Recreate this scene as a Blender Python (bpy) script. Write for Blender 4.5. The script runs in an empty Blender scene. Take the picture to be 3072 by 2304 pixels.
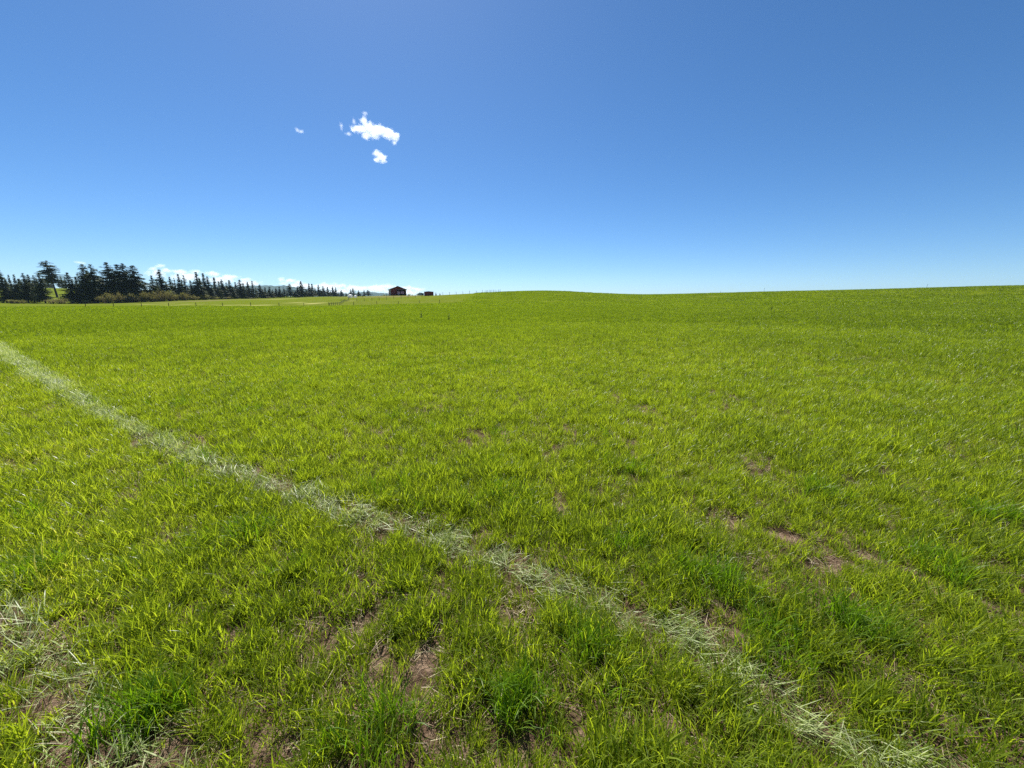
import bpy, bmesh, math, random
import numpy as np
from mathutils import Vector, Matrix

R = math.radians
rng = np.random.default_rng(7)
random.seed(7)
S = bpy.context.scene
COL = S.collection

# ------------------------------------------------------------------ camera
F = 1157.0                      # focal length in photograph pixels (3072 wide)
EYE = 1.6
HOR = 897.0                     # photograph row of the horizon
PITCH = math.atan((1152 - HOR) / F)
SP, CP = math.sin(PITCH), math.cos(PITCH)
cam = bpy.data.objects.new('camera', bpy.data.cameras.new('camera'))
COL.objects.link(cam)
cam.location = (0, 0, EYE)
cam.rotation_euler = (math.pi / 2 - PITCH, 0, 0)
cam.data.sensor_width = 36.0
cam.data.lens = 36.0 * F / 3072
cam.data.clip_start = 0.05
cam.data.clip_end = 80000
S.camera = cam

# ------------------------------------------------------------------ sky + sun
SUN_AZ = R(-20)                 # left of straight ahead
SUN_EL = R(53)
w = bpy.data.worlds.new('World'); S.world = w; w.use_nodes = True
w.cycles.sampling_method = 'NONE'
nt = w.node_tree; nt.nodes.clear()
sky = nt.nodes.new('ShaderNodeTexSky'); sky.sky_type = 'NISHITA'; sky.sun_disc = False
sky.sun_elevation = SUN_EL; sky.sun_rotation = SUN_AZ
sky.altitude = 900; sky.air_density = 0.8; sky.dust_density = 0.5; sky.ozone_density = 10.0
hsv = nt.nodes.new('ShaderNodeHueSaturation'); hsv.inputs['Saturation'].default_value = 1.1; hsv.inputs['Hue'].default_value = 0.497
bg = nt.nodes.new('ShaderNodeBackground'); bg.inputs['Strength'].default_value = 0.0635
wo = nt.nodes.new('ShaderNodeOutputWorld')
nt.links.new(sky.outputs[0], hsv.inputs['Color']); nt.links.new(hsv.outputs[0], bg.inputs['Color']); nt.links.new(bg.outputs[0], wo.inputs['Surface'])
sl = bpy.data.lights.new('sun', 'SUN'); sl.energy = 5.0; sl.angle = R(0.53); sl.color = (1.0, 0.96, 0.88)
so = bpy.data.objects.new('sun', sl); COL.objects.link(so)
sd = Vector((math.sin(SUN_AZ) * math.cos(SUN_EL), math.cos(SUN_AZ) * math.cos(SUN_EL), math.sin(SUN_EL)))
so.rotation_euler = sd.to_track_quat('Z', 'Y').to_euler(); so.location = (0, 0, 60)
S.view_settings.view_transform = 'Standard'; S.view_settings.look = 'None'
S.view_settings.exposure = 1.02; S.view_settings.gamma = 1.0; S.view_settings.use_curve_mapping = False
S.render.engine = 'CYCLES'
cy = S.cycles
cy.max_bounces = 6; cy.diffuse_bounces = 4; cy.glossy_bounces = 1; cy.transmission_bounces = 4
cy.volume_bounces = 6; cy.transparent_max_bounces = 8
cy.use_denoising = False
cy.sample_clamp_indirect = 8.0
cy.use_adaptive_sampling = True; cy.adaptive_threshold = 0.007; cy.adaptive_min_samples = 24
S.render.film_transparent = False

# ------------------------------------------------------------------ helpers
def pix(x, y, Y):
    """photograph pixel at forward distance Y (metres) -> world point"""
    u, v = x - 1536.0, y - 1152.0
    f = F * CP - v * SP
    d = F * SP + v * CP
    return np.array((u / f * Y, Y, EYE - d / f * Y))

def ground_pix(x, y):
    """photograph pixel -> point on the flat ground close to the camera"""
    u, v = x - 1536.0, y - 1152.0
    f = F * CP - v * SP
    d = F * SP + v * CP
    t = EYE / d
    return np.array((u * t, f * t))

def tag(o, label=None, cat=None, group=None, kind=None):
    if label: o['label'] = label
    if cat: o['category'] = cat
    if group: o['group'] = group
    if kind: o['kind'] = kind
    return o

def empty(name, loc, rz=0.0):
    o = bpy.data.objects.new(name, None); COL.objects.link(o)
    o.location = loc; o.rotation_euler = (0, 0, rz); o.empty_display_size = 0.2
    return o

def mesh_np(name, V, Fc, mats=(), smooth=False, attrs=None):
    me = bpy.data.meshes.new(name)
    me.from_pydata(np.asarray(V).tolist(), [], Fc if isinstance(Fc, list) else np.asarray(Fc).tolist())
    for m in mats: me.materials.append(m)
    if smooth: me.polygons.foreach_set('use_smooth', np.ones(len(me.polygons), bool))
    for k, a in (attrs or {}).items():
        a = np.asarray(a, dtype=np.float32)
        at = me.attributes.new(k, 'FLOAT', 'POINT'); at.data.foreach_set('value', a)
    me.update()
    return me

def link(name, me, parent=None, loc=None):
    o = bpy.data.objects.new(name, me); COL.objects.link(o)
    if parent: o.parent = parent
    if loc is not None: o.location = loc
    return o

class MB:
    def __init__(s): s.v = []; s.f = []
    def box(s, x0, x1, y0, y1, z0, z1):
        b = len(s.v)
        s.v += [(x, y, z) for z in (z0, z1) for y in (y0, y1) for x in (x0, x1)]
        s.f += [tuple(b + i for i in q) for q in ((0, 2, 3, 1), (4, 5, 7, 6), (0, 1, 5, 4), (2, 6, 7, 3), (0, 4, 6, 2), (1, 3, 7, 5))]
        return s
    def prism(s, poly, y0, y1):
        """polygon in x,z extruded along y"""
        b = len(s.v); n = len(poly)
        s.v += [(x, y0, z) for x, z in poly] + [(x, y1, z) for x, z in poly]
        s.f += [tuple(b + i for i in range(n)), tuple(b + n + i for i in reversed(range(n)))]
        s.f += [(b + i, b + n + i, b + n + (i + 1) % n, b + (i + 1) % n) for i in range(n)]
        return s
    def tube(s, pts, rad, n=6):
        pts = [Vector(p) for p in pts]; b = len(s.v)
        rad = rad if hasattr(rad, '__len__') else [rad] * len(pts)
        for i, p in enumerate(pts):
            d = (pts[min(i + 1, len(pts) - 1)] - pts[max(i - 1, 0)]).normalized()
            a = d.cross(Vector((0.31, 0.9, 0.27))).normalized(); c = d.cross(a)
            for k in range(n):
                t = 2 * math.pi * k / n
                s.v.append(tuple(p + (a * math.cos(t) + c * math.sin(t)) * rad[i]))
        for i in range(len(pts) - 1):
            for k in range(n):
                s.f.append((b + i * n + k, b + i * n + (k + 1) % n, b + (i + 1) * n + (k + 1) % n, b + (i + 1) * n + k))
        s.f.append(tuple(b + k for k in range(n))); e = b + (len(pts) - 1) * n
        s.f.append(tuple(e + k for k in reversed(range(n))))
        return s
    def lathe(s, prof, n=20, c=(0, 0)):
        b = len(s.v)
        for r, z in prof:
            for k in range(n):
                t = 2 * math.pi * k / n
                s.v.append((c[0] + r * math.cos(t), c[1] + r * math.sin(t), z))
        for i in range(len(prof) - 1):
            for k in range(n):
                s.f.append((b + i * n + k, b + i * n + (k + 1) % n, b + (i + 1) * n + (k + 1) % n, b + (i + 1) * n + k))
        return s
    def build(s, name, mat, parent=None, loc=None, smooth=False):
        me = mesh_np(name, s.v, s.f, (mat,), smooth)
        bm = bmesh.new(); bm.from_mesh(me); bmesh.ops.recalc_face_normals(bm, faces=bm.faces); bm.to_mesh(me); bm.free()
        return link(name, me, parent, loc)

# ------------------------------------------------------------------ materials
def newmat(name):
    m = bpy.data.materials.new(name); m.use_nodes = True; m.node_tree.nodes.clear()
    return m, m.node_tree.nodes, m.node_tree.links

def N(nodes, t, **kw):
    n = nodes.new(t)
    for k, v in kw.items(): setattr(n, k, v)
    return n

def ramp(nodes, stops, interp='LINEAR'):
    r = nodes.new('ShaderNodeValToRGB'); r.color_ramp.interpolation = interp
    e = r.color_ramp.elements
    while len(e) < len(stops): e.new(0.5)
    for i, (p, c) in enumerate(stops):
        e[i].position = p; e[i].color = (*c, 1)
    return r

def solid(name, c, rough=0.7, var=0.25, scale=3.0, spec=0.3, bump=0.0, metal=0.0):
    m, n, l = newmat(name)
    p = N(n, 'ShaderNodeBsdfPrincipled'); o = N(n, 'ShaderNodeOutputMaterial')
    tc = N(n, 'ShaderNodeTexCoord'); no = N(n, 'ShaderNodeTexNoise')
    no.inputs['Scale'].default_value = scale; no.inputs['Detail'].default_value = 6
    l.new(tc.outputs['Object'], no.inputs['Vector'])
    r = ramp(n, [(0.3, tuple(v * (1 - var) for v in c)), (0.7, tuple(min(1, v * (1 + var)) for v in c))])
    l.new(no.outputs[0], r.inputs[0]); l.new(r.outputs[0], p.inputs['Base Color'])
    p.inputs['Roughness'].default_value = rough; p.inputs['Specular IOR Level'].default_value = spec
    p.inputs['Metallic'].default_value = metal
    if bump:
        b = N(n, 'ShaderNodeBump'); b.inputs['Strength'].default_value = bump
        l.new(no.outputs[0], b.inputs['Height']); l.new(b.outputs[0], p.inputs['Normal'])
    l.new(p.outputs[0], o.inputs['Surface'])
    return m

def leafmat(name, stops, trans=0.45, spec=0.5, rough=0.38, shift=0.5, ttint=(1.5, 1.35, 0.6), big=0.12, small=0.9):
    """blades: colour from the per-blade 'tint', drifting in patches over the field; partly translucent"""
    m, n, l = newmat(name)
    o = N(n, 'ShaderNodeOutputMaterial')
    at = N(n, 'ShaderNodeAttribute', attribute_name='tint')
    ge = N(n, 'ShaderNodeNewGeometry')
    acc = at.outputs['Fac']
    for sc, wgt in ((big * .45, shift * .7), (big * 2, shift * .7), (small, shift * 0.9)):
        no = N(n, 'ShaderNodeTexNoise'); no.inputs['Scale'].default_value = sc; no.inputs['Detail'].default_value = 1
        l.new(ge.outputs['Position'], no.inputs['Vector'])
        ma = N(n, 'ShaderNodeMath', operation='MULTIPLY_ADD'); ma.inputs[1].default_value = wgt; ma.inputs[2].default_value = -0.5 * wgt
        l.new(no.outputs[0], ma.inputs[0])
        ad = N(n, 'ShaderNodeMath', operation='ADD'); l.new(acc, ad.inputs[0]); l.new(ma.outputs[0], ad.inputs[1])
        acc = ad.outputs[0]
    r = ramp(n, stops); l.new(acc, r.inputs[0])
    p = N(n, 'ShaderNodeBsdfDiffuse'); l.new(r.outputs[0], p.inputs['Color'])
    gl = N(n, 'ShaderNodeBsdfAnisotropic'); gl.inputs['Roughness'].default_value = rough
    lw = N(n, 'ShaderNodeLayerWeight'); lw.inputs['Blend'].default_value = 0.28
    gf = N(n, 'ShaderNodeMath', operation='MULTIPLY'); gf.inputs[1].default_value = spec * 1.2; gf.use_clamp = True; l.new(lw.outputs['Fresnel'], gf.inputs[0])
    mx = N(n, 'ShaderNodeMix', data_type='RGBA', blend_type='MULTIPLY'); mx.inputs[0].default_value = 1.0
    l.new(r.outputs[0], mx.inputs[6]); mx.inputs[7].default_value = (*ttint, 1)
    t = N(n, 'ShaderNodeBsdfTranslucent'); l.new(mx.outputs[2], t.inputs['Color'])
    ms = N(n, 'ShaderNodeMixShader'); ms.inputs[0].default_value = trans
    l.new(p.outputs[0], ms.inputs[1]); l.new(t.outputs[0], ms.inputs[2])
    mg = N(n, 'ShaderNodeMixShader'); l.new(gf.outputs[0], mg.inputs[0]); l.new(ms.outputs[0], mg.inputs[1]); l.new(gl.outputs[0], mg.inputs[2])
    l.new(mg.outputs[0], o.inputs['Surface'])
    return m

GREENS = [(0.0, (0.082, 0.124, 0.012)), (0.3, (0.126, 0.176, 0.015)), (0.6, (0.175, 0.230, 0.021)), (0.86, (0.24, 0.295, 0.034)), (0.96, (0.27, 0.29, 0.05)), (1.0, (0.38, 0.36, 0.16))]
M_grass = leafmat('grass_blades', GREENS, trans=0.55, shift=0.6, spec=0.035, rough=0.4, ttint=(2.02, 1.97, 0.72))
M_lush = leafmat('lush_blades', [(0.0, (0.08, 0.15, 0.010)), (0.5, (0.105, 0.195, 0.012)), (1.0, (0.15, 0.24, 0.015))], trans=0.5, spec=0.035, rough=0.45, ttint=(1.8, 1.8, 0.5))
M_flat = leafmat('flattened_blades', [(0.0, (0.11, 0.175, 0.022)), (0.4, (0.24, 0.31, 0.085)), (0.7, (0.36, 0.42, 0.18)), (1.0, (0.50, 0.53, 0.31))], trans=0.4, spec=0.05, rough=0.45, shift=0.3, ttint=(1.4, 1.4, 0.8))
M_straw = leafmat('straw', [(0.0, (0.08, 0.055, 0.035)), (0.5, (0.25, 0.19, 0.115)), (0.85, (0.40, 0.33, 0.21)), (1.0, (0.55, 0.48, 0.34))], trans=0.2, spec=0.03, rough=0.6, shift=0.3, ttint=(1.1, 1.0, 0.8))
M_needle = leafmat('needles', [(0.0, (0.018, 0.032, 0.012)), (0.5, (0.038, 0.064, 0.022)), (1.0, (0.08, 0.105, 0.034))], trans=0.25, spec=0.1, rough=0.5, shift=0.2, ttint=(1.3, 1.3, 0.7), big=0.02, small=0.25)
M_willow = leafmat('willow_twigs', [(0.0, (0.10, 0.08, 0.05)), (0.35, (0.19, 0.155, 0.08)), (0.7, (0.26, 0.25, 0.085)), (1.0, (0.33, 0.35, 0.11))], trans=0.3, spec=0.06, rough=0.6, shift=0.6, ttint=(1.2, 1.2, 0.7), big=0.03, small=0.12)
M_weed = leafmat('weed_leaves', [(0.0, (0.02, 0.05, 0.012)), (1.0, (0.06, 0.11, 0.02))], trans=0.3, spec=0.08)
M_bark = solid('bark', (0.060, 0.045, 0.036), 0.9, 0.35, 4.0, 0.1, 0.4)
M_wood = solid('weathered_wood', (0.15, 0.135, 0.115), 0.85, 0.3, 6.0, 0.15, 0.3)
M_post = solid('dark_post', (0.085, 0.075, 0.06), 0.85, 0.3, 6.0, 0.2)
M_wire = solid('fence_wire', (0.25, 0.25, 0.25), 0.4, 0.1, 6.0, 0.5, metal=0.8)
M_red = solid('barn_red', (0.20, 0.036, 0.030), 0.75, 0.2, 1.5, 0.2)
M_darkred = solid('shed_red', (0.19, 0.036, 0.040), 0.75, 0.2, 1.5, 0.2)
M_roof = solid('metal_roof', (0.16, 0.15, 0.145), 0.5, 0.15, 2.0, 0.4)
M_trim = solid('white_trim', (0.62, 0.61, 0.58), 0.6, 0.08, 3.0, 0.3)
M_dark = solid('dark_machinery', (0.02, 0.022, 0.025), 0.5, 0.3, 3.0, 0.4)
M_tyre = solid('tyre_rubber', (0.018, 0.018, 0.018), 0.85, 0.2, 8.0, 0.2)
m, n, l = newmat('white_plastic')
o = N(n, 'ShaderNodeOutputMaterial'); p = N(n, 'ShaderNodeBsdfPrincipled'); p.inputs['Base Color'].default_value = (0.85, 0.85, 0.83, 1); p.inputs['Roughness'].default_value = 0.4
t = N(n, 'ShaderNodeBsdfTranslucent'); t.inputs['Color'].default_value = (0.9, 0.9, 0.88, 1); ms = N(n, 'ShaderNodeMixShader'); ms.inputs[0].default_value = 0.5
l.new(p.outputs[0], ms.inputs[1]); l.new(t.outputs[0], ms.inputs[2]); l.new(ms.outputs[0], o.inputs['Surface']); M_white = m
M_greyroof = solid('grey_green_roof', (0.22, 0.25, 0.24), 0.5, 0.12, 2.0, 0.4)
M_wallgrey = solid('pale_wall', (0.36, 0.37, 0.35), 0.7, 0.1, 2.0, 0.3)
m, n, l = newmat('window_glass')
p = N(n, 'ShaderNodeBsdfPrincipled'); p.inputs['Base Color'].default_value = (0.42, 0.40, 0.46, 1); p.inputs['Roughness'].default_value = 0.15
o = N(n, 'ShaderNodeOutputMaterial'); l.new(p.outputs[0], o.inputs['Surface']); M_glass = m

# ------------------------------------------------------------------ terrain
CTRL = [(3072, 860, 100), (2700, 867, 130), (2300, 876, 150), (2000, 884, 165), (1880, 887, 170), (1640, 873, 185), (1500, 877, 190), (1400, 882, 190), (1300, 887, 196),
        (3072, 869, 165), (2700, 876, 205), (2300, 884, 230), (2000, 890, 245), (1880, 892, 250), (1640, 880, 262), (1500, 884, 270), (1400, 887, 275),
        (3072, 902, 55), (2300, 905, 85), (1880, 897, 130), (1700, 905, 112), (1500, 906, 110), (1300, 909, 110), (1000, 918.5, 98), (986, 917, 128), (1020, 914, 139), (1033, 905, 163), (1044, 897, 194), (800, 914, 135), (585, 920, 90), (335, 921, 85), (0, 921, 105),
        (0, 911, 212), (300, 911.5, 220), (470, 906, 245), (600, 900.5, 285), (700, 897.5, 340), (800, 895, 400), (900, 892.5, 440), (1000, 890, 560), (1100, 888.5, 800),
        (180, 892, 290), (100, 864, 430), (210, 865, 430), (0, 867, 430), (350, 872, 470), (500, 884, 560), (700, 892, 640),
        (1046, 907, 180), (1137, 901, 182), (1224, 895, 185), (1195, 886.4, 252), (1050, 893, 222), (1290, 888, 226), (900, 897, 330), (1000, 893, 330),
        (-600, 905, 160), (3700, 850, 110), (3700, 905, 60)]
cp = [pix(*c) for c in CTRL]
for x, y, z in [(0, 0, 0), (0, 8, 0), (-8, 4, 0), (8, 4, 0.02), (-16, 12, 0), (16, 12, 0.1), (0, 25, 0), (-35, 25, 0), (32, 25, 0.45), (0, 50, 0.0), (-60, 45, 0), (0, -20, 0), (-30, -20, 0), (30, -20, 0.2),
                (0, -300, 0), (-400, -200, -1), (400, -200, 4), (-500, 300, 0), (500, 300, 6), (-900, 900, 10), (0, 1200, 7), (900, 900, 5), (-1200, 0, 0), (1200, 0, 3), (0, -1200, 0)]:
    cp.append(np.array((x, y, z), float))
cp = np.array(cp)
def _phi(d2): return np.where(d2 > 0, d2 * np.log(d2 + 1e-12), 0.0)
_n = len(cp)
_A = np.zeros((_n + 3, _n + 3))
_P = cp[:, :2] / 100.0
_A[:_n, :_n] = _phi(((_P[:, None] - _P[None]) ** 2).sum(-1)) + np.eye(_n) * 2e-4
_A[:_n, _n] = 1; _A[:_n, _n + 1:] = _P; _A[_n:, :_n] = _A[:_n, _n:].T
_W = np.linalg.solve(_A, np.concatenate([cp[:, 2], np.zeros(3)]))
def height(x, y):
    x = np.atleast_1d(np.asarray(x, float)); y = np.atleast_1d(np.asarray(y, float))
    out = np.empty(x.shape); xf, yf = x.ravel(), y.ravel(); of = out.ravel()
    for i in range(0, len(xf), 20000):
        q = np.stack([xf[i:i + 20000], yf[i:i + 20000]], 1) / 100.0
        k = _phi(((q[:, None] - _P[None]) ** 2).sum(-1))
        of[i:i + 20000] = k @ _W[:_n] + _W[_n] + q @ _W[_n + 1:]
    rr = np.hypot(x, y); t = np.clip((rr - 900) / 700, 0, 1); t = t * t * (3 - 2 * t)
    near = np.clip(rr / 12, 0, 1)
    return (of.reshape(x.shape) * near) * (1 - t)
def h1(x, y): return float(height([x], [y])[0])

# tyre track centre line on the ground, from where the photograph shows it
TR = np.array([ground_pix(*q) for q in [(0, 1052), (300, 1240), (600, 1385), (1000, 1525), (1350, 1640), (1700, 1770), (2100, 1960), (2400, 2180)]])
TR = np.vstack([TR[0] + (TR[0] - TR[1]) * 1.5, TR])
tdir = TR[-1] - TR[1]; tdir /= np.linalg.norm(tdir)
TR = np.vstack([TR, TR[-1] + tdir * 3])
tnor = np.array((tdir[1], -tdir[0])); tnor *= np.sign(tnor @ np.array((-0.45, -0.89)))
TR2 = TR + tnor * 1.52
def seg_dist(px_, py_, L):
    best = np.full(px_.shape, 1e9); ang = np.zeros(px_.shape)
    for a, b in zip(L[:-1], L[1:]):
        d = b - a; t = np.clip(((px_ - a[0]) * d[0] + (py_ - a[1]) * d[1]) / (d @ d), 0, 1)
        q = np.hypot(px_ - a[0] - t * d[0], py_ - a[1] - t * d[1])
        m_ = q < best; best[m_] = q[m_]; ang[m_] = math.atan2(d[1], d[0])
    return best, ang

# bare spots: photograph pixel, half width and half height in pixels
BARE = [(1110, 1745, 75, 50, 1), (1215, 2085, 48, 85, 1), (1290, 2245, 50, 45, 1), (850, 2245, 110, 65, 0.8), (540, 1835, 70, 22, 0.8), (670, 1725, 40, 22, 0.8), (2150, 1560, 90, 24, 0.7),
        (2450, 1690, 60, 30, 0.7), (2740, 2090, 95, 80, 0.75), (2330, 2040, 35, 50, 0.7), (2830, 2230, 120, 70, 0.6), (360, 1950, 50, 50, 0.7), (110, 1925, 80, 25, 0.7), (2980, 1580, 60, 22, 0.8),
        (1950, 2115, 60, 45, 0.8), (2060, 2195, 70, 60, 0.6), (1025, 1310, 35, 12, 0.8), (930, 1930, 60, 30, 0.6), (2500, 1830, 50, 25, 0.7),
        (2860, 1860, 90, 45, 0.5), (1330, 2180, 45, 40, 0.9), (700, 2100, 50, 30, 0.6), (240, 2260, 90, 40, 0.5), (1010, 2060, 50, 35, 0.6), 
        (1190, 1730, 30, 20, 0.9), (2050, 1530, 40, 18, 0.7), (2580, 1610, 60, 20, 0.5), (430, 1580, 40, 16, 0.4), (2260, 2300, 90, 40, 0.5), (2950, 2060, 60, 40, 0.5)]
bare = []
for x, y, a, b, s in BARE:
    c = ground_pix(x, y)
    rx = abs(ground_pix(x + a, y)[0] - c[0]); ry = abs(ground_pix(x, y - b)[1] - ground_pix(x, y + b)[1]) / 2
    bare.append((c[0], c[1], rx * .74, ry * .74, s))
def bare_mask(x, y):
    out = np.zeros(x.shape)
    wob = 0.5 * (vnoise(x * 14, y * 14, 6) - .5) + 0.25 * np.sin(x * 23.1 + 3 * np.sin(y * 17.3)) + 0.2 * np.sin(y * 31.7 + 2 * np.sin(x * 13.9))
    for cx, cy_, rx, ry, s in bare:
        d = np.sqrt(((x - cx) / rx) ** 2 + ((y - cy_) / ry) ** 2) + wob
        out = np.maximum(out, s * np.clip(1.6 - d, 0, 1))
    return out
def vnoise(x, y, seed=0):
    def hsh(i, j): 
        v = np.sin(i * 127.1 + j * 311.7 + seed * 74.7) * 43758.5453
        return v - np.floor(v)
    xi, yi = np.floor(x), np.floor(y); fx, fy = x - xi, y - yi
    fx = fx * fx * (3 - 2 * fx); fy = fy * fy * (3 - 2 * fy)
    return (hsh(xi, yi) * (1 - fx) + hsh(xi + 1, yi) * fx) * (1 - fy) + (hsh(xi, yi + 1) * (1 - fx) + hsh(xi + 1, yi + 1) * fx) * fy

# ---- ground sheet: polar grid, dense in view
rads = [0.0]
r_ = 0.25
while r_ < 7000:
    rads.append(r_); r_ *= 1.035 if r_ > 3 else 1.05
rads.append(7000.0)
az = np.concatenate([np.linspace(-66, 66, 331), np.linspace(66, 294, 92)[1:-1]])
rads = np.array(rads[1:]); na = len(az)
AZ, RR = np.meshgrid(np.radians(az), rads)
gx, gy = np.sin(AZ) * RR, np.cos(AZ) * RR
gz = height(gx, gy)
near = np.clip(1 - RR / 25, 0, 1)
gz += near * (0.012 * (vnoise(gx * 7, gy * 7) - 0.5) + 0.03 * (vnoise(gx * 1.6, gy * 1.6, 3) - 0.5))
gV = np.vstack([[[0, 0, h1(0, 0)]], np.stack([gx.ravel(), gy.ravel(), gz.ravel()], 1)])
gF = []
for j in range(na):
    gF.append((0, 1 + (j + 1) % na, 1 + j))
ii, jj = np.meshgrid(np.arange(len(rads) - 1), np.arange(na), indexing='ij')
ii, jj = ii.ravel(), jj.ravel(); j2 = (jj + 1) % na
quads = np.stack([1 + ii * na + jj, 1 + ii * na + j2, 1 + (ii + 1) * na + j2, 1 + (ii + 1) * na + jj], 1)
gF += [tuple(q) for q in quads.tolist()]
# land cover: how green (far grass), how dry
vx, vy = gV[:, 0], gV[:, 1]; vr = np.hypot(vx, vy)
green = np.clip((vr - 7) / 12, 0, 1)
FENCE_Y = 96.0
def land(vx, vy):
    left_beyond = np.clip((vy - 104) / 8, 0, 1) * np.clip((-vx - 0.14 * vy - 4) / 10 + 1, 0, 1)
    dry = 0.14 * left_beyond * vnoise(vx / 30, vy / 12, 5)
    treeline = np.interp(np.arctan2(vx, vy), [R(-54), R(-45), R(-38), R(-31), R(-25), R(-18)], [212, 238, 300, 400, 470, 800])
    dry = np.maximum(dry, 0.8 * np.exp(-((vy - treeline + 45) / 26.0) ** 2) * np.clip((np.arctan2(vx, vy) + R(47)) / R(10), 0, 1) * (0.4 + 0.9 * vnoise(vx / 24, vy / 14, 9)) * (vx < -40))
    bank = np.exp(-(((vx + 68) / 30) ** 2 + ((vy - 226) / 17) ** 2))
    dry = np.maximum(dry, 0.85 * bank * (0.6 + 0.5 * vnoise(vx / 5, vy / 5, 2)))
    def streak(px_, py_, wpx, Y, dep):
        c = pix(px_, py_, Y); hw = wpx / 2 / 1190 * Y
        return np.clip(1.5 - np.sqrt(((vx - c[0]) / hw) ** 2 + ((vy - c[1]) / dep) ** 2), 0, 1)
    pale = np.zeros(vx.shape)
    for q in [(460, 911.5, 34, 150, 8), (520, 914, 36, 128, 6), (565, 911, 26, 150, 6), (620, 913, 20, 140, 5), (697, 913, 44, 128, 6), (776, 913, 50, 128, 6), (850, 900, 60, 240, 16), (880, 907, 36, 165, 7),
              (895, 917, 30, 104, 4), (945, 910, 44, 150, 8), (960, 897, 80, 280, 20), (990, 918, 16, 104, 3), (1075, 905, 60, 184, 1.6), (1130, 902, 60, 186, 1.6), (1180, 899, 60, 188, 1.6), (1240, 895, 50, 190, 1.6), (1300, 892, 44, 192, 1.6)]:
        pale = np.maximum(pale, streak(*q))
    edge = np.exp(-((vy - 118 - 0.32 * np.clip(vx - 20, 0, 200)) / 4.0) ** 2) * (vx > -18) * (vx < 70) * 0.35
    dry = np.maximum(dry, edge)
    return dry, pale
dry, pale = land(vx, vy)
me = mesh_np('ground', gV, gF, (), True, {'green': green, 'dry': dry, 'pale': pale})
m, n, l = newmat('field_ground')
o = N(n, 'ShaderNodeOutputMaterial'); p = N(n, 'ShaderNodeBsdfPrincipled'); p.inputs['Roughness'].default_value = 1.0; p.inputs['Specular IOR Level'].default_value = 0.0
ge = N(n, 'ShaderNodeNewGeometry')
def noise(sc, det=6, ro=0.6):
    q = N(n, 'ShaderNodeTexNoise'); q.inputs['Scale'].default_value = sc; q.inputs['Detail'].default_value = det; q.inputs['Roughness'].default_value = ro
    l.new(ge.outputs['Position'], q.inputs['Vector']); return q
n1, n2, n3, n4 = noise(9), noise(70, 4), noise(0.35), noise(0.06)
soil = ramp(n, [(0.30, (0.04, 0.026, 0.018)), (0.5, (0.125, 0.082, 0.056)), (0.72, (0.29, 0.205, 0.145))]); l.new(n1.outputs[0], soil.inputs[0])
grn = ramp(n, [(0.25, (0.078, 0.110, 0.008)), (0.5, (0.100, 0.132, 0.010)), (0.75, (0.128, 0.150, 0.014))]); l.new(n3.outputs[0], grn.inputs[0])
dr = ramp(n, [(0.3, (0.12, 0.088, 0.05)), (0.7, (0.22, 0.18, 0.10))]); l.new(n3.outputs[0], dr.inputs[0])
def mixc(fac, a, b):
    q = N(n, 'ShaderNodeMix', data_type='RGBA')
    l.new(fac, q.inputs[0]); l.new(a, q.inputs[6])
    if isinstance(b, tuple): q.inputs[7].default_value = (*b, 1)
    else: l.new(b, q.inputs[7])
    return q.outputs[2]
def attr(k): return N(n, 'ShaderNodeAttribute', attribute_name=k).outputs['Fac']
c = mixc(attr('green'), soil.outputs[0], grn.outputs[0])
c = mixc(attr('dry'), c, dr.outputs[0])
c = mixc(attr('pale'), c, (0.30, 0.285, 0.105))
l.new(c, p.inputs['Base Color'])
bp = N(n, 'ShaderNodeBump'); bp.inputs['Strength'].default_value = 1.0; bp.inputs['Distance'].default_value = 0.035
ad = N(n, 'ShaderNodeMath', operation='ADD'); l.new(n1.outputs[0], ad.inputs[0]); l.new(n2.outputs[0], ad.inputs[1])
l.new(ad.outputs[0], bp.inputs['Height']); l.new(bp.outputs[0], p.inputs['Normal'])
l.new(p.outputs[0], o.inputs['Surface'])
me.materials.append(m)
tag(link('ground', me), 'gently rolling green field with bare soil and pasture beyond', None, None, 'structure')

# ---- far blue hills: a forested ridge some kilometres off
def ridge(name, prof, Y, depth, label):
    V, Fc = [], []
    xs = np.linspace(prof[0][0], prof[-1][0], 160)
    tops = np.interp(xs, [q[0] for q in prof], [q[1] for q in prof])
    tops = tops + (vnoise(xs / 5.0, xs * 0, 4) - 0.5) * 2.2 + (vnoise(xs / 1.7, xs * 0, 8) - 0.5) * 1.2
    for x, t in zip(xs, tops):
        top = pix(x, t, Y)
        V += [(top[0] * (Y - depth) / Y, Y - depth, -5.0), (top[0] * (Y - depth * .45) / Y, Y - depth * .45, max(-4, top[2] * 0.6)), tuple(top), (top[0] * (Y + depth) / Y, Y + depth, -5.0)]
    for i in range(len(xs) - 1):
        for k in range(3):
            b = i * 4 + k; Fc.append((b, b + 4, b + 5, b + 1))
    me = mesh_np(name, V, Fc, (solid(name + '_forest', (0.014, 0.024, 0.016), 0.95, 0.5, 0.012, 0.02),), True)
    tag(link(name, me), label, None, None, 'structure')
ridge('forested_hill', [(300, 893), (480, 868), (640, 862), (740, 858), (800, 855.5), (825, 857), (850, 856.5), (880, 860), (910, 866), (960, 874), (1010, 880), (1050, 880), (1090, 876.5), (1125, 876.5), (1160, 880), (1200, 884), (1260, 890), (1330, 897)], 6200, 900, 'far forested ridge, hazy blue behind the tree line and barn')

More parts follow.
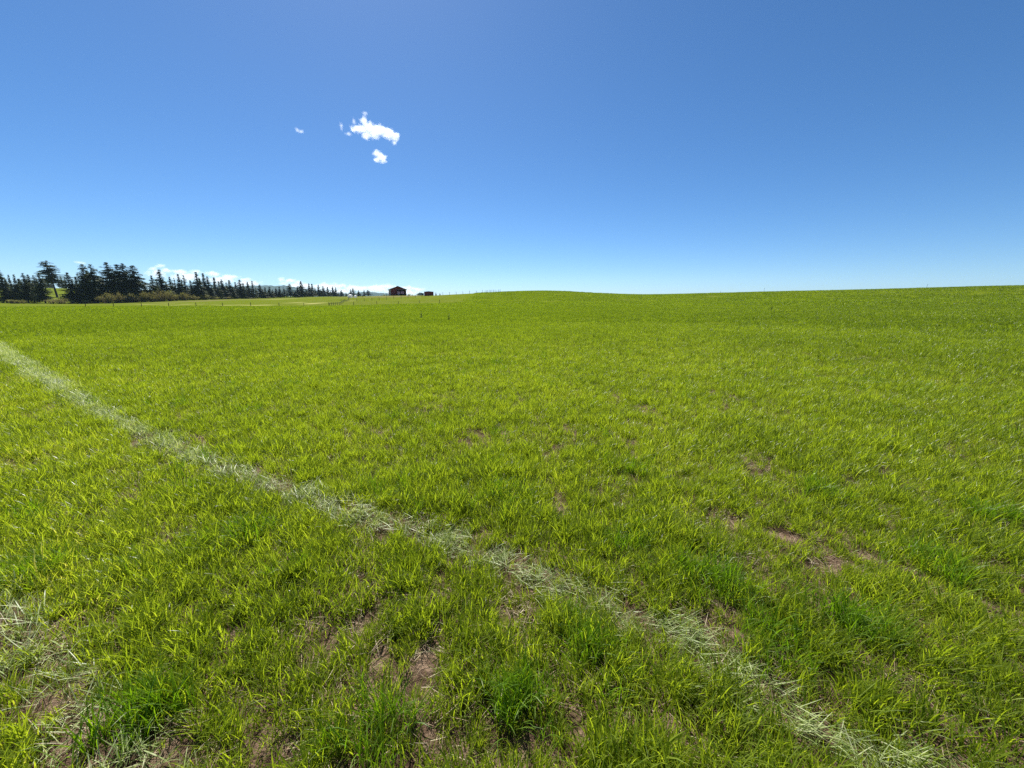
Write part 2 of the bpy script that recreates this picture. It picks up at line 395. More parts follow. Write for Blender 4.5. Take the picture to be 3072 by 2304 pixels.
# ------------------------------------------------------------------ buildings
def place(px_, Y):
    q = pix(px_, 890, Y); return np.array((q[0], Y, h1(q[0], Y)))
m, n, l = newmat('frosted_pane')
t = N(n, 'ShaderNodeBsdfTranslucent'); t.inputs['Color'].default_value = (0.34, 0.30, 0.38, 1)
p = N(n, 'ShaderNodeBsdfPrincipled'); p.inputs['Base Color'].default_value = (0.5, 0.48, 0.55, 1); p.inputs['Roughness'].default_value = 0.2
ms = N(n, 'ShaderNodeMixShader'); ms.inputs[0].default_value = 0.6; o = N(n, 'ShaderNodeOutputMaterial')
l.new(p.outputs[0], ms.inputs[1]); l.new(t.outputs[0], ms.inputs[2]); l.new(ms.outputs[0], o.inputs['Surface']); M_pane = m

bp_ = place(1195, 252)
BZ = R(21)
barn = tag(empty('barn', bp_ - np.array((0, 0, 0.15)), BZ), 'dark red gabled barn with an open bay, on the rise beyond the paddock', 'barn')
HW, LEN, EH, AH = 5.1, 10.0, 3.9, 5.8       # half width, length, eave and apex heights
MB().box(-HW, -HW + .15, 0, LEN, 0, EH).build('side_wall', M_red, barn)
MB().box(HW - .15, HW, 0, LEN, 0, EH).build('side_wall', M_red, barn)
bk = MB()
wins = [(0.4, 2.2), (2.7, 4.6)]
bk.box(-HW + .15, wins[0][0], LEN - .15, LEN, 0, EH); bk.box(wins[0][1], wins[1][0], LEN - .15, LEN, 1.3, 2.9); bk.box(wins[1][1], HW - .15, LEN - .15, LEN, 0, EH)
bk.box(wins[0][0], wins[1][1], LEN - .15, LEN, 0, 1.3); bk.box(wins[0][0], wins[1][1], LEN - .15, LEN, 2.9, EH)
bk.prism([(-HW, EH), (HW, EH), (0, AH)], LEN - .15, LEN)
bk.build('back_wall', M_red, barn)
for a, b in wins:
    wo_ = MB().box(a, b, LEN - .10, LEN - .06, 1.3, 2.9).build('window', M_pane, barn)
    MB().box((a + b) / 2 - .04, (a + b) / 2 + .04, LEN - .13, LEN - .101, 1.3, 2.9).box(a, (a + b) / 2 - .041, LEN - .13, LEN - .101, 2.06, 2.14).box((a + b) / 2 + .041, b, LEN - .13, LEN - .101, 2.06, 2.14).build('window_bars', M_trim, wo_)
MB().box(-HW + .15, -0.9, 0, .15, 0, EH).build('front_wall', M_red, barn)
MB().box(HW - .55, HW - .15, 0, .15, 0, EH).build('front_post', M_red, barn)
MB().prism([(-HW, EH), (HW, EH), (0, AH)], 0, .15).build('gable', M_red, barn)
MB().box(-0.9, HW - .55, -.03, -.003, EH - .3, EH - .05).build('door_track', M_roof, barn)
sl_ = (AH - EH) / HW
for sgn in (-1, 1):
    ov = HW + .55
    poly = [(0, AH + .03), (sgn * ov, AH + .03 - sl_ * ov), (sgn * ov, AH + .18 - sl_ * ov), (0, AH + .18)]
    MB().prism(poly, -.7, LEN + .6).build('roof_slope', M_roof, barn)
MB().tube([(0, -.75, AH + .2), (0, LEN + .65, AH + .2)], .09).build('ridge_cap', M_roof, barn)
for x in (-HW - .06, -HW + .35):
    MB().box(x, x + .24, -.09, -.005, 0, EH - .05).build('corner_trim', M_trim, barn)
MB().box(-3.6, -2.2, -.07, -.004, 0, 2.3).build('door', M_darkred, barn)

def bloc(x, y, z=0.0):
    c, s_ = math.cos(BZ), math.sin(BZ)
    return (bp_[0] + c * x - s_ * y, bp_[1] + s_ * x + c * y, bp_[2] + z)
tr = tag(empty('trailer', bloc(2.6, -2.4, 0), BZ), 'low dark flatbed trailer parked before the open bay of the red barn', 'trailer')
gzz = h1(*bloc(2.6, -2.4)[:2]) - bp_[2]; tr.location.z += gzz
MB().box(-2.3, 2.3, -1.0, 1.0, .62, .78).build('deck', M_dark, tr)
MB().box(-2.3, -2.2, -1.0, 1.0, .79, 1.3).build('headboard', M_dark, tr)
MB().box(2.31, 3.4, -.08, .08, .6, .7).build('drawbar', M_dark, tr)
for x in (-.5, .45):
    for y in (-1.0, .85):
        wv = MB().tube([(x, y, .42), (x, y + .15, .42)], .4, 14).build('wheel', M_tyre, tr)
dk = tag(empty('water_barrel', (*bloc(0.3, -1.6)[:2], h1(*bloc(0.3, -1.6)[:2]))), 'small white rounded barrel by the open bay of the barn', 'barrel')
MB().lathe([(0.001, 0), (.40, .02), (.47, .3), (.49, .75), (.45, 1.1), (.3, 1.25), (0.001, 1.28)], 16).build('barrel_body', M_white, dk, smooth=True)
MB().lathe([(0.001, 1.285), (.14, 1.285), (.14, 1.36), (0.001, 1.37)], 10).build('cap', M_dark, dk)

sp = place(1286.5, 226)
shed = tag(empty('shed', sp - np.array((0, 0, 0.1)), R(8)), 'small dark red shed with a low roof, right of the barn', 'shed')
MB().box(-2.5, 2.5, 0, .1, 0, 2.35).build('front_wall', M_darkred, shed)
MB().box(-2.5, 2.5, 3.4, 3.5, 0, 2.35).build('back_wall', M_darkred, shed)
for x in (-2.5, 2.4): MB().box(x, x + .1, .101, 3.399, 0, 2.35).build('side_wall', M_darkred, shed)
MB().prism([(-2.68, 2.36), (2.68, 2.36), (2.68, 2.5), (0, 2.78), (-2.68, 2.5)], -.2, 3.7).build('roof', M_roof, shed)
dr_ = MB().box(.3, 1.5, -.05, -.003, 0.05, 2.05).build('door', M_red, shed)
MB().box(1.3, 1.38, -.09, -.051, .95, 1.15).build('handle', M_dark, dr_)
for x in (-2.53, 2.41): MB().box(x, x + .12, -.04, -.004, 0, 2.34).build('corner_trim', M_dark, shed)

hp = place(1263, 262)
hut = tag(empty('outbuilding', hp - np.array((0, 0, 0.3)), R(12)), 'small pale grey outbuilding between the barn and the dark red shed', 'outbuilding')
MB().box(-1.9, 1.9, 0, .12, 0, 1.5).build('front_wall', M_wallgrey, hut)
MB().box(-1.9, 1.9, 3.9, 4.02, 0, 1.5).build('back_wall', M_wallgrey, hut)
for x in (-1.9, 1.8): MB().box(x, x + .1, .121, 3.899, 0, 1.5).build('side_wall', M_wallgrey, hut)
MB().prism([(-2.1, 1.51), (2.1, 1.51), (2.1, 1.6), (0, 2.1), (-2.1, 1.6)], -.15, 4.2).build('roof', M_greyroof, hut)
MB().box(.5, 1.3, -.04, -.003, 0, 1.35).build('door', M_dark, hut)

def tank(px_, Y, rad, hgt, label):
    q = place(px_, Y)
    t = tag(empty('water_tank', q - np.array((0, 0, .03))), label, 'tank', 'white tanks by the plank fence')
    MB().lathe([(0.001, 0), (rad * .93, 0), (rad, .08 * hgt), (rad, .55 * hgt), (rad * .93, .72 * hgt), (rad * .7, .9 * hgt), (rad * .35, .985 * hgt), (0.001, hgt)], 28).build('tank_body', M_white, t, smooth=True)
    MB().lathe([(rad * 1.003, .3 * hgt - .04), (rad * 1.02, .3 * hgt), (rad * 1.003, .3 * hgt + .04)], 28).build('band', M_white, t, smooth=True)
    MB().lathe([(.001, hgt - .03), (.22, hgt - .03), (.22, hgt + .06), (.001, hgt + .07)], 14).build('lid', M_white, t)
tank(1051, 222, 1.22, 1.85, 'larger white dome-topped tank at the far end of the plank fence')
tank(1066.3, 219, 0.85, 1.25, 'smaller white dome-topped tank just right of the larger one')
q = place(1088.6, 216)
bx = tag(empty('box_on_post', q), 'small black box on a thin post in the paddock left of the barn', 'box')
MB().box(-.05, .05, -.05, .05, 0, .55).build('post', M_post, bx)
MB().prism([(-.2, .551), (.2, .551), (.3, 1.0), (0, 1.12), (-.3, 1.0)], -.25, .25).build('box_body', M_dark, bx)

# ------------------------------------------------------------------ fences
def post_mesh(name, hgt, rad, mat, n=6):
    b = MB(); b.tube([(0, 0, -.25), (0, 0, hgt * .5), (0, 0, hgt)], [rad * 1.05, rad, rad * .92], n)
    me = mesh_np(name, b.v, b.f, (mat,)); return me
P_tall = post_mesh('post', 1.4, .075, M_post); P_thin = post_mesh('post', 0.95, .06, M_post); P_plank = post_mesh('post', 0.95, .07, M_wood)
def fence(name, label, spots, pm, wires, group=None, wire_mat=None, lean=.05, board=None):
    """spots: (px, Y) pairs in order along the fence"""
    g = [place(*s) for s in spots]
    f = tag(empty(name, g[0]), label, 'fence', group)
    o0 = g[0]
    for q in g:
        p = link('post', pm, f, q - o0)
        p.rotation_euler = (random.uniform(-lean, lean), random.uniform(-lean, lean), random.uniform(0, 6))
        p.scale = (1, 1, random.uniform(.9, 1.1))
    for hz in wires:
        b = MB()
        if board:
            for a, c in zip(g[:-1], g[1:]):
                d = Vector(c - a); L = d.length
                o = link('rail', board, f, a - o0 + np.array((0, 0, hz + random.uniform(-.03, .03))))
                o.rotation_euler = d.to_track_quat('X', 'Z').to_euler(); o.scale = (L * .99, 1, 1)
        else:
            b.tube([tuple(q - o0 + np.array((0, 0, hz))) for q in g], .006, 4); b.build('wire', wire_mat or M_wire, f)
    return f
fr = [(250, 80.5), (335, 82), (419, 84), (501, 85.5), (584, 87), (664, 88.5), (749, 90), (834, 92), (909, 94), (984, 96), (1059, 98), (1129, 100), (1194, 102), (1257, 104), (1318, 106)]
fence('wire_fence', 'line of short widely spaced posts sunk in grass along the field edge', fr, P_thin, (.45, .8))
pd = [(1022, 178), (1046, 179), (1069.5, 180), (1092, 181), (1115, 182), (1137, 183), (1159, 184), (1181, 185), (1203, 186), (1224, 187), (1246, 188), (1266, 189), (1286, 190), (1308, 190.5), (1329, 191), (1349, 191.5), (1369, 192), (1389, 192.5), (1409, 192.5), (1429, 192.5), (1448, 192.5)]
fence('wire_fence', 'post and wire fence climbing from the paddock past the barn to the skyline', pd, P_tall, (.4, .8, 1.2))
sk = [(1455.5, 190), (1459.5, 188), (1463.5, 186.5), (1467.5, 185), (1471.7, 184), (1476.2, 183), (1481, 182), (1485.8, 181.5), (1491, 181), (1496, 180.5), (1500.5, 180)]
fence('corral_fence', 'short run of closely spaced posts standing on the skyline of the mound', sk, P_tall, (.6, 1.25))
bb = MB().box(0, 1, -.02, .02, -.07, .07); RAIL = mesh_np('rail', bb.v, bb.f, (M_wood,))
pk = [(986, 128), (992, 129), (998, 130), (1004, 131), (1010, 132.5), (1016, 134.5), (1020.5, 139), (1024, 145), (1027.5, 151), (1030.5, 157), (1033.5, 163), (1036.5, 170), (1039.5, 178), (1042.3, 186), (1045, 194), (1047.5, 202), (1050, 210), (1052.5, 217)]
fence('plank_fence', 'weathered grey plank fence running away toward the two white tanks', pk, P_plank, (.75,), board=RAIL)
def stake(px_, Y, hgt, lean, label):
    q = place(px_, Y)
    t = tag(empty('stake', q), label, 'stake', 'stakes on the right skyline')
    MB().tube([(0, 0, -.2), (lean * .5, 0, hgt * .5), (lean, 0, hgt)], .035, 6).build('shaft', M_post, t)
    MB().box(lean - .05, lean + .05, -.04, .04, hgt - .12, hgt + .02).build('stake_cap', M_post, t)
stake(2773, 128, 1.25, .22, 'leaning dark stake on the right skyline')
stake(2290, 152, 1.5, .0, 'upright thin stake on the skyline between mound and right slope')
stake(2160, 158, .9, .04, 'short stake left of the upright one on the skyline')

# ------------------------------------------------------------------ trees
def quads_to_mesh(name, P, U, Vv, tint, mat):
    """diamond-ish quads: centres P, half axes U and Vv"""
    P, U, Vv = map(np.asarray, (P, U, Vv)); k = len(P)
    V = np.stack([P - U, P - Vv * .8, P + U, P + Vv * .8], 1).reshape(-1, 3)
    Fc = np.arange(4 * k).reshape(-1, 4)
    return mesh_np(name, V, Fc, (mat,), False, {'tint': np.repeat(tint, 4)})

def conifer(seed, H=20.0, Rm=3.2, cb=0.06, dens=1.0, ragged=0.25, power=0.85, lean=0.0, droop=0.35, size=1.0, twin=False):
    g = np.random.default_rng(seed); limbs = MB(); P, U, Vv, T = [], [], [], []
    tops = [(0.0, 0.0, 1.0)] if not twin else [(-.06 * H, 0.0, 1.0), (.055 * H, .02 * H, .95)]
    for tx, ty, hs in tops:
        HH = H * hs
        path = [(tx * min(1, 3 * s) + lean * HH * s, ty * min(1, 3 * s), HH * s) for s in np.linspace(-.01, 1, 9)]
        limbs.tube(path, list(np.linspace(.018 * H, .015, 9)), 7)
        lv = int(34 * dens)
        side = g.uniform(.7, 1.15, 12)                      # lopsided crown, fixed per side
        for i in range(lv):
            t0_ = (i + .5) / lv
            nb = max(4, int(10 * (1 - .5 * t0_)))
            for k in range(nb):
              t = min(.985, max(0, t0_ + g.normal(0, 1.4 / lv)))
              z = HH * (cb + (1 - cb) * t)
              bx_, by_ = np.interp(z / HH, np.linspace(-.01, 1, 9), [q[0] for q in path]), np.interp(z / HH, np.linspace(-.01, 1, 9), [q[1] for q in path])
              rad = Rm * ((1 - t) ** power * min(1, .8 + 2.2 * t) + .03)
              if g.random() < ragged * .4: continue
              a = g.uniform(0, 2 * math.pi); L = rad * side[int(a / 6.2832 * 12) % 12] * g.uniform(1 - ragged * 1.4, 1 + ragged * .55)
              if L < .15: L = .15
              dx, dy = math.cos(a), math.sin(a); dr = droop * g.uniform(.5, 1.4) * (1 - t * .9)
              pos = lambda s: np.array((bx_ + dx * L * s, by_ + dy * L * s, z - dr * L * (s - .35 * s * s)))
              if i % 2 == 0 and L > 1: limbs.tube([tuple(pos(0)), tuple(pos(.5)), tuple(pos(.9))], [.05, .03, .012], 4)
              ns = max(3, int(L * 3.8))
              for s in np.linspace(.12, 1.02, ns):
                  c = pos(s); wd = (1.15 - .75 * s) * .5 * size
                  for _ in range(4):
                      off = g.normal(0, 1, 3) * np.array((.26, .26, .24)) * wd * 1.4
                      an = a + g.uniform(-1.1, 1.1); ln = g.uniform(.32, .66) * size * (.62 + .38 * min(1, (1 - t) * 2.2))
                      u = np.array((math.cos(an), math.sin(an), g.uniform(-.75, .05))) * ln
                      v = np.array((-math.sin(an), math.cos(an), g.uniform(-.6, .6))) * ln * g.uniform(.22, .42)
                      P.append(c + off); U.append(u); Vv.append(v); T.append(g.uniform(.1, .9))
    trunk = mesh_np('trunk', limbs.v, limbs.f, (M_bark,), True)
    crown = quads_to_mesh('crown', P, U, Vv, np.array(T), M_needle)
    return trunk, crown, H, Rm

KIN = {'spruce': [conifer(1, Rm=4.0, power=1.0), conifer(2, Rm=4.2, ragged=.35, power=.95), conifer(3, Rm=3.8, power=1.15, ragged=.3), conifer(4, Rm=4.2, power=.85, ragged=.3)],
       'narrow': [conifer(11, Rm=3.2, ragged=.35, power=1.15), conifer(12, Rm=3.0, ragged=.4, power=1.0), conifer(13, Rm=3.4, ragged=.3, power=1.25)],
       'sparse': [conifer(21, Rm=3.2, ragged=.7, dens=.65, cb=.12, power=1.0), conifer(22, Rm=3.0, ragged=.7, dens=.65, cb=.15, power=1.0)],
       'full': [conifer(31, Rm=5.6, power=.62, ragged=.32, dens=1.1, droop=.2, size=1.1), conifer(32, Rm=5.4, power=.7, ragged=.35, dens=1.1, droop=.25, size=1.1)],
       'twin': [conifer(41, Rm=4.8, power=.72, ragged=.35, dens=1.05, droop=.22, twin=True, size=1.1), conifer(42, Rm=5.0, power=.78, ragged=.3, dens=1.05, droop=.25, twin=True, size=1.1)],
       'pine': [conifer(51, Rm=3.6, cb=.40, power=.42, ragged=.5, dens=.8, lean=-.06, droop=.05, size=1.1)],
       'stemmed': [conifer(61, Rm=4.0, cb=.13, power=.75, ragged=.4, lean=-.03), conifer(62, Rm=3.8, cb=.15, power=.7, ragged=.4)]}
def TY(x): return float(np.interp(x, [0, 300, 470, 600, 700, 800, 900, 1000, 1110, 1330], [224, 234, 258, 298, 352, 412, 452, 575, 815, 900]))
# x, top row, width in px, kind, extra depth, note (look)
TREES = [(17, 804, 32, 'spruce', 0, 'dense, at the left edge of the photo'), (42, 824, 17, 'narrow', 14, 'slim, behind the leftmost one'), (58, 823, 20, 'narrow', 2, 'slim with a pointed tip'),
         (81, 819, 26, 'stemmed', 0, 'slanting stem, leftmost of a tight group'), (100, 823, 22, 'stemmed', 5, 'second of the tight group'), (114, 826, 22, 'stemmed', 8, 'third of the tight group'), (132, 818, 28, 'stemmed', -2, 'rightmost of the tight group'),
         (172, 782, 45, 'pine', 62, ''), (217, 817, 40, 'spruce', 0, 'broad, right of the pasture gap'), (239, 830, 24, 'narrow', 12, 'half hidden'), (267, 792, 46, 'full', 2, 'tall and bushy, left of a touching pair'), (291, 793, 46, 'full', 0, 'tall and bushy, right of a touching pair'),
         (316, 838, 22, 'narrow', 20, 'low, beside the bushy pair'), (352, 787, 62, 'twin', 3, 'two tops, ragged left side'), (399, 790, 60, 'twin', 0, 'dense, dark, with two tops'),
         (440, 856, 26, 'spruce', 12, 'low, in a dip of the tree line'), (465, 826, 27, 'spruce', 0, 'small and pointed'), (491, 809, 40, 'spruce', 3, 'tall with a broad rounded top'), (518, 830, 25, 'spruce', 2, 'small with a rounded top'), (531, 834, 15, 'sparse', 14, 'thin and sparse'),
         (545, 822, 23, 'narrow', 0, 'slim, standing above its neighbours'), (561, 826, 24, 'sparse', 3, 'sparse with visible stem'), (578, 841, 24, 'spruce', 6, 'low and broad'), (599, 816, 33, 'spruce', 0, 'tallest of the middle stretch'), (619, 819, 24, 'narrow', 4, 'slim, right of the tallest middle one'),
         (631, 829, 26, 'spruce', 0, 'drooping'), (650, 832, 24, 'narrow', 0, 'slim, left of a low notch'), (662, 843, 18, 'narrow', 10, 'low'), (675, 838, 24, 'stemmed', 0, 'round topped'), (684, 847, 16, 'narrow', 10, 'low and thin'), (694, 840, 26, 'spruce', 0, 'pointed with wide skirts'),
         (711, 846, 17, 'narrow', 6, 'thin'), (725, 839, 30, 'spruce', 0, 'wide skirts, higher than both neighbours'), (735, 849, 17, 'narrow', 8, 'low and thin'), (748, 845, 24, 'spruce', 0, 'medium and rounded'), (762, 843, 21, 'sparse', -4, 'ragged, standing clear of its neighbours'), (783, 854, 26, 'spruce', 0, 'medium, left of the blue hill'),
         (798, 862, 16, 'narrow', 0, 'short, at the left end of the blue hill'), (811, 860, 18, 'narrow', 0, 'slim, in front of the blue hill'), (820, 869, 14, 'narrow', 8, 'very short, in front of the blue hill'), (830, 863, 15, 'narrow', 4, 'thin, in front of the blue hill'), (841, 860, 17, 'narrow', 0, 'slim, amid the blue hill'), (854, 860, 13, 'sparse', 0, 'thin spire, in front of the blue hill'),
         (872, 851, 20, 'stemmed', 0, 'dark with a thin spire on top'), (887, 870, 14, 'spruce', -6, 'low, right of the spire'), (895, 858, 15, 'narrow', 0, 'slim, left of a tall dark one'), (907, 843, 25, 'spruce', 0, 'tallest right of the blue hill'), (921, 866, 16, 'narrow', 6, 'low, filling a gap'), (930, 850, 17, 'narrow', 0, 'tall and slim, left of a pair'),
         (939, 851, 18, 'narrow', 0, 'tall and slim, right of a pair'), (958, 854, 20, 'spruce', 0, 'alone with daylight on both sides'), (971.5, 858, 18, 'spruce', 0, 'pointed'), (985, 860, 14, 'narrow', 0, 'thin and grey'), (1000, 859, 15, 'narrow', 0, 'left of a close pair'), (1009, 862, 13, 'narrow', 0, 'right of a close pair'),
         (1025, 869.5, 14, 'spruce', 0, 'small and alone'), (1053, 868, 12, 'narrow', 0, 'small, behind the larger white tank'), (1060.5, 862, 17, 'sparse', 0, 'ragged, above the white tanks'), (1077, 871, 14, 'spruce', 0, 'small and rounded'), (1093.5, 868, 9, 'narrow', 0, 'very thin spire'), (1105, 870, 17, 'stemmed', 0, 'round headed, rightmost before the barn')]
ORD = 'first second third fourth fifth sixth seventh eighth ninth tenth eleventh twelfth thirteenth fourteenth fifteenth sixteenth seventeenth eighteenth nineteenth'.split()
TENS = {2: 'twent', 3: 'thirt', 4: 'fort', 5: 'fift', 6: 'sixt'}
def ordw(k):
    if k < 20: return ORD[k - 1]
    t, u = divmod(k, 10)
    return TENS[t] + 'ieth' if u == 0 else TENS[t] + 'y-' + ORD[u - 1]
def plant_tree(name, px_, top, wpx, kind, Y, label, group, cat='tree'):
    q = place(px_, Y)
    ht = pix(px_, top, Y)[2] - q[2]
    tr_, cr_, H, Rm = KIN[kind][random.randrange(len(KIN[kind]))]
    sz = ht / H; sx = (wpx / 1190.0 * Y / 2) / Rm
    t = tag(empty(name, q, 0.0 if kind in ('pine', 'twin') else random.uniform(0, 6.28)), label, cat, group)
    t.scale = (sx, sx, sz)
    link('trunk', tr_, t); link('crown', cr_, t)
    return t
for i, (x, top, wpx, kind, ex, note) in enumerate(sorted(TREES)):
    lab = 'tall leaning pine with a long bare trunk, standing on the green slope at left' if kind == 'pine' else f'{ordw(i + 1)} front-row conifer from left, {note}'
    plant_tree('pine_tree' if kind == 'pine' else 'conifer_tree', x, top, wpx * (1.25 if kind == 'pine' else 1.7), kind, TY(x) + ex, lab, 'conifers in the tree line')
srt = sorted(TREES)
for i in range(len(srt) - 1):
    (xa, ta), (xb, tb) = srt[i][:2], srt[i + 1][:2]
    if xb - xa < 9 or 120 < xa < 240 or xa > 1030: continue
    xm = (xa + xb) / 2 + random.uniform(-2, 2); base = float(np.interp(xm, [0, 300, 470, 600, 900, 1100], [908, 908, 900, 897, 891, 888]))
    tm = base - (base - max(ta, tb)) * random.uniform(.55, .85)
    plant_tree('conifer_tree', xm, tm, (base - tm) * random.uniform(.5, .7), ('spruce', 'narrow')[i % 2], TY(xm) + 14, f'low conifer behind, between {ordw(i + 1)} and {ordw(i + 2)} front-row conifer from left', 'low conifers filling the tree line')
bgl = [(5, 838, 20), (28, 832, 20), (70, 836, 20), (92, 838, 20), (122, 834, 20), (143, 830, 18), (154, 825, 18), (164, 832, 16), (186, 831, 16), (196, 829, 18), (206, 834, 16), (226, 838, 16), (250, 840, 18), (330, 846, 20)]
for i, (x, top, wpx) in enumerate(bgl):
    plant_tree('conifer_tree', x, top, wpx, ('spruce', 'narrow', 'stemmed')[i % 3], 430 + (i % 3) * 9, f'{ordw(i + 1)} from left of the far dark conifers atop the green slope', 'far conifers on the green slope')
for x, top, wpx, Y, lab in [(1308, 877, 9, 330, 'tiny pointed conifer just right of the dark red shed'), (1320, 879, 8, 335, 'tiny pale conifer, second right of the dark red shed'), (1260.5, 876.5, 11, 300, 'dark round tree peeking over the pale outbuilding'), (1161, 881, 7, 330, 'tiny conifer at the left corner of the barn'), (1237, 881.5, 4, 300, 'thin tiny conifer between the barn and the outbuilding')]:
    plant_tree('conifer_tree', x, top, wpx, 'stemmed' if wpx > 10 else 'narrow', Y, lab, 'small trees around the farm buildings')

def shrub_mesh(seed, mat=M_willow):
    g = np.random.default_rng(seed); st = MB(); P, U, Vv, T = [], [], [], []
    for k in range(26):                                     # many stems fanning out of the base
        a = g.uniform(0, 6.28); sp_ = g.uniform(.1, 1.0); hh = g.uniform(.7, 1.0) * math.sqrt(max(.15, 1.05 - sp_ * sp_ * .75))
        e = np.array((math.cos(a) * sp_, math.sin(a) * sp_, hh)); b0 = np.array((math.cos(a) * sp_ * .25, math.sin(a) * sp_ * .25, 0))
        md = b0 * .4 + e * .6 + np.array((0, 0, .12))
        st.tube([tuple(b0), tuple((b0 + md) / 2 + g.normal(0, .02, 3)), tuple(md), tuple(e)], [.022, .016, .011, .004], 4)
        for _ in range(46):
            s = g.uniform(.25, 1.05); c = b0 + (e - b0) * s + np.array((0, 0, .12 * math.sin(s * 3))) + g.normal(0, .085, 3)
            an = g.uniform(0, 6.28); ln = g.uniform(.035, .085)
            u = np.array((math.cos(an) * .6, math.sin(an) * .6, g.uniform(.2, 1.0))) * ln; v = np.array((-math.sin(an), math.cos(an), g.uniform(-.3, .3))) * ln * .42
            if c[2] < .02: c[2] = .02
            P.append(c); U.append(u); Vv.append(v); T.append(np.clip(.25 + .45 * c[2] + g.normal(0, .14), 0, 1))
    return mesh_np('stems', st.v, st.f, (M_bark,), True), quads_to_mesh('foliage', P, U, Vv, np.array(T), mat)
SHR = [shrub_mesh(k) for k in range(101, 106)]
SHRUBS = [(30, 899, 30, 'small brown willow shrub at the left edge, below the dense conifer'), (48, 900, 18, 'second small brown shrub at the left edge'), (66, 899, 16, 'pale shrub among the bare conifer stems'), (152, 897, 34, 'olive willow shrub left of the reddish one below the pasture gap'), (180, 896, 46, 'reddish brown willow shrub below the pasture gap'), (212, 900, 22, 'low shrub at the foot of the broad spruce'),
          (255, 898, 22, 'low shrub below the half hidden conifer'), (320, 880, 44, 'olive willow shrub right of the bushy conifer pair'), (350, 877, 40, 'tallest olive willow shrub below the ragged two-topped conifer'), (384, 881, 46, 'wide yellow-olive willow shrub below the dark two-topped conifer'), (408, 886, 22, 'small shrub at the right foot of the dark two-topped conifer'),
          (428, 876, 36, 'brown willow shrub in the dip of the tree line'), (456, 876, 36, 'brown willow shrub below the small pointed conifer'), (484, 872, 36, 'tall willow shrub with reddish crown'), (506, 873, 34, 'willow shrub right of the one with reddish crown'), (528, 883, 22, 'greyish shrub left of the round green one'), (554, 878, 34, 'round green willow shrub'), (584, 886, 26, 'greyish brown low shrub right of the round green one'),
          (613, 883, 36, 'wide olive shrub below the tallest middle conifer'), (645, 890, 26, 'low grey-olive shrub, third from the right end of the shrub row'), (665, 893, 14, 'very low shrub, second from the right end of the shrub row'), (684, 890, 24, 'low olive shrub at the right end of the shrub row'), (756, 893, 30, 'low brown scrub below the ragged conifer'), (800, 890, 24, 'low scrub left of the blue hill conifers'),
          (1228, 882.5, 15, 'dark low mound of brush just right of the barn'), (1251.5, 881.5, 9, 'dark shrub left of the pale outbuilding'), (1152, 884.5, 10, 'grey-green shrub left of the barn')]
for i, (x, top, wpx, lab) in enumerate(SHRUBS):
    Y = TY(x) - 9 if x < 1000 else 268
    q = place(x, Y); ht = max(.8, pix(x, top, Y)[2] - q[2]); hw = wpx / 2 / 1190 * Y * 1.15
    t = tag(empty('willow_shrub' if x < 1000 else 'shrub', q, random.uniform(0, 6)), lab, 'shrub', 'shrubs along the tree line' if x < 1000 else 'shrubs around the barn'); t.scale = (hw, hw, ht)
    a, b = SHR[i % 5]; link('stems', a, t); link('foliage', b, t)

# dark weeds standing above the grass
def weed(px_, py_, hgt, label):
    c = ground_pix(px_, py_); 
    q = np.array((c[0], c[1], h1(*c)))
    t = tag(empty('weed_plant', q), label, 'weed', 'dark weeds in the field')
    MB().tube([(0, 0, -.05), (.02, .01, hgt * .5), (.05, .0, hgt)], [.012, .01, .004], 5).build('stem', M_weed, t)
    P, U, Vv, T = [], [], [], []
    for k in range(70):
        z = random.uniform(.1, 1.0) * hgt; a = random.uniform(0, 6.28); ln = random.uniform(.05, .12) * (1.25 - z / hgt * .7)
        P.append((math.cos(a) * ln * .8, math.sin(a) * ln * .8, z)); U.append((math.cos(a) * ln, math.sin(a) * ln, random.uniform(-.2, .8) * ln)); Vv.append((-math.sin(a) * ln * .3, math.cos(a) * ln * .3, 0)); T.append(random.random())
    link('leaves', quads_to_mesh('leaves', P, U, Vv, np.array(T), M_weed), t)
weed(1264, 953, .55, 'dark upright weed in the field below the barn, left of a pair')
weed(1347, 962, .60, 'dark upright weed in the field below the barn, right of a pair')
weed(2312, 944, .55, 'lone dark weed far out in the right half of the field')

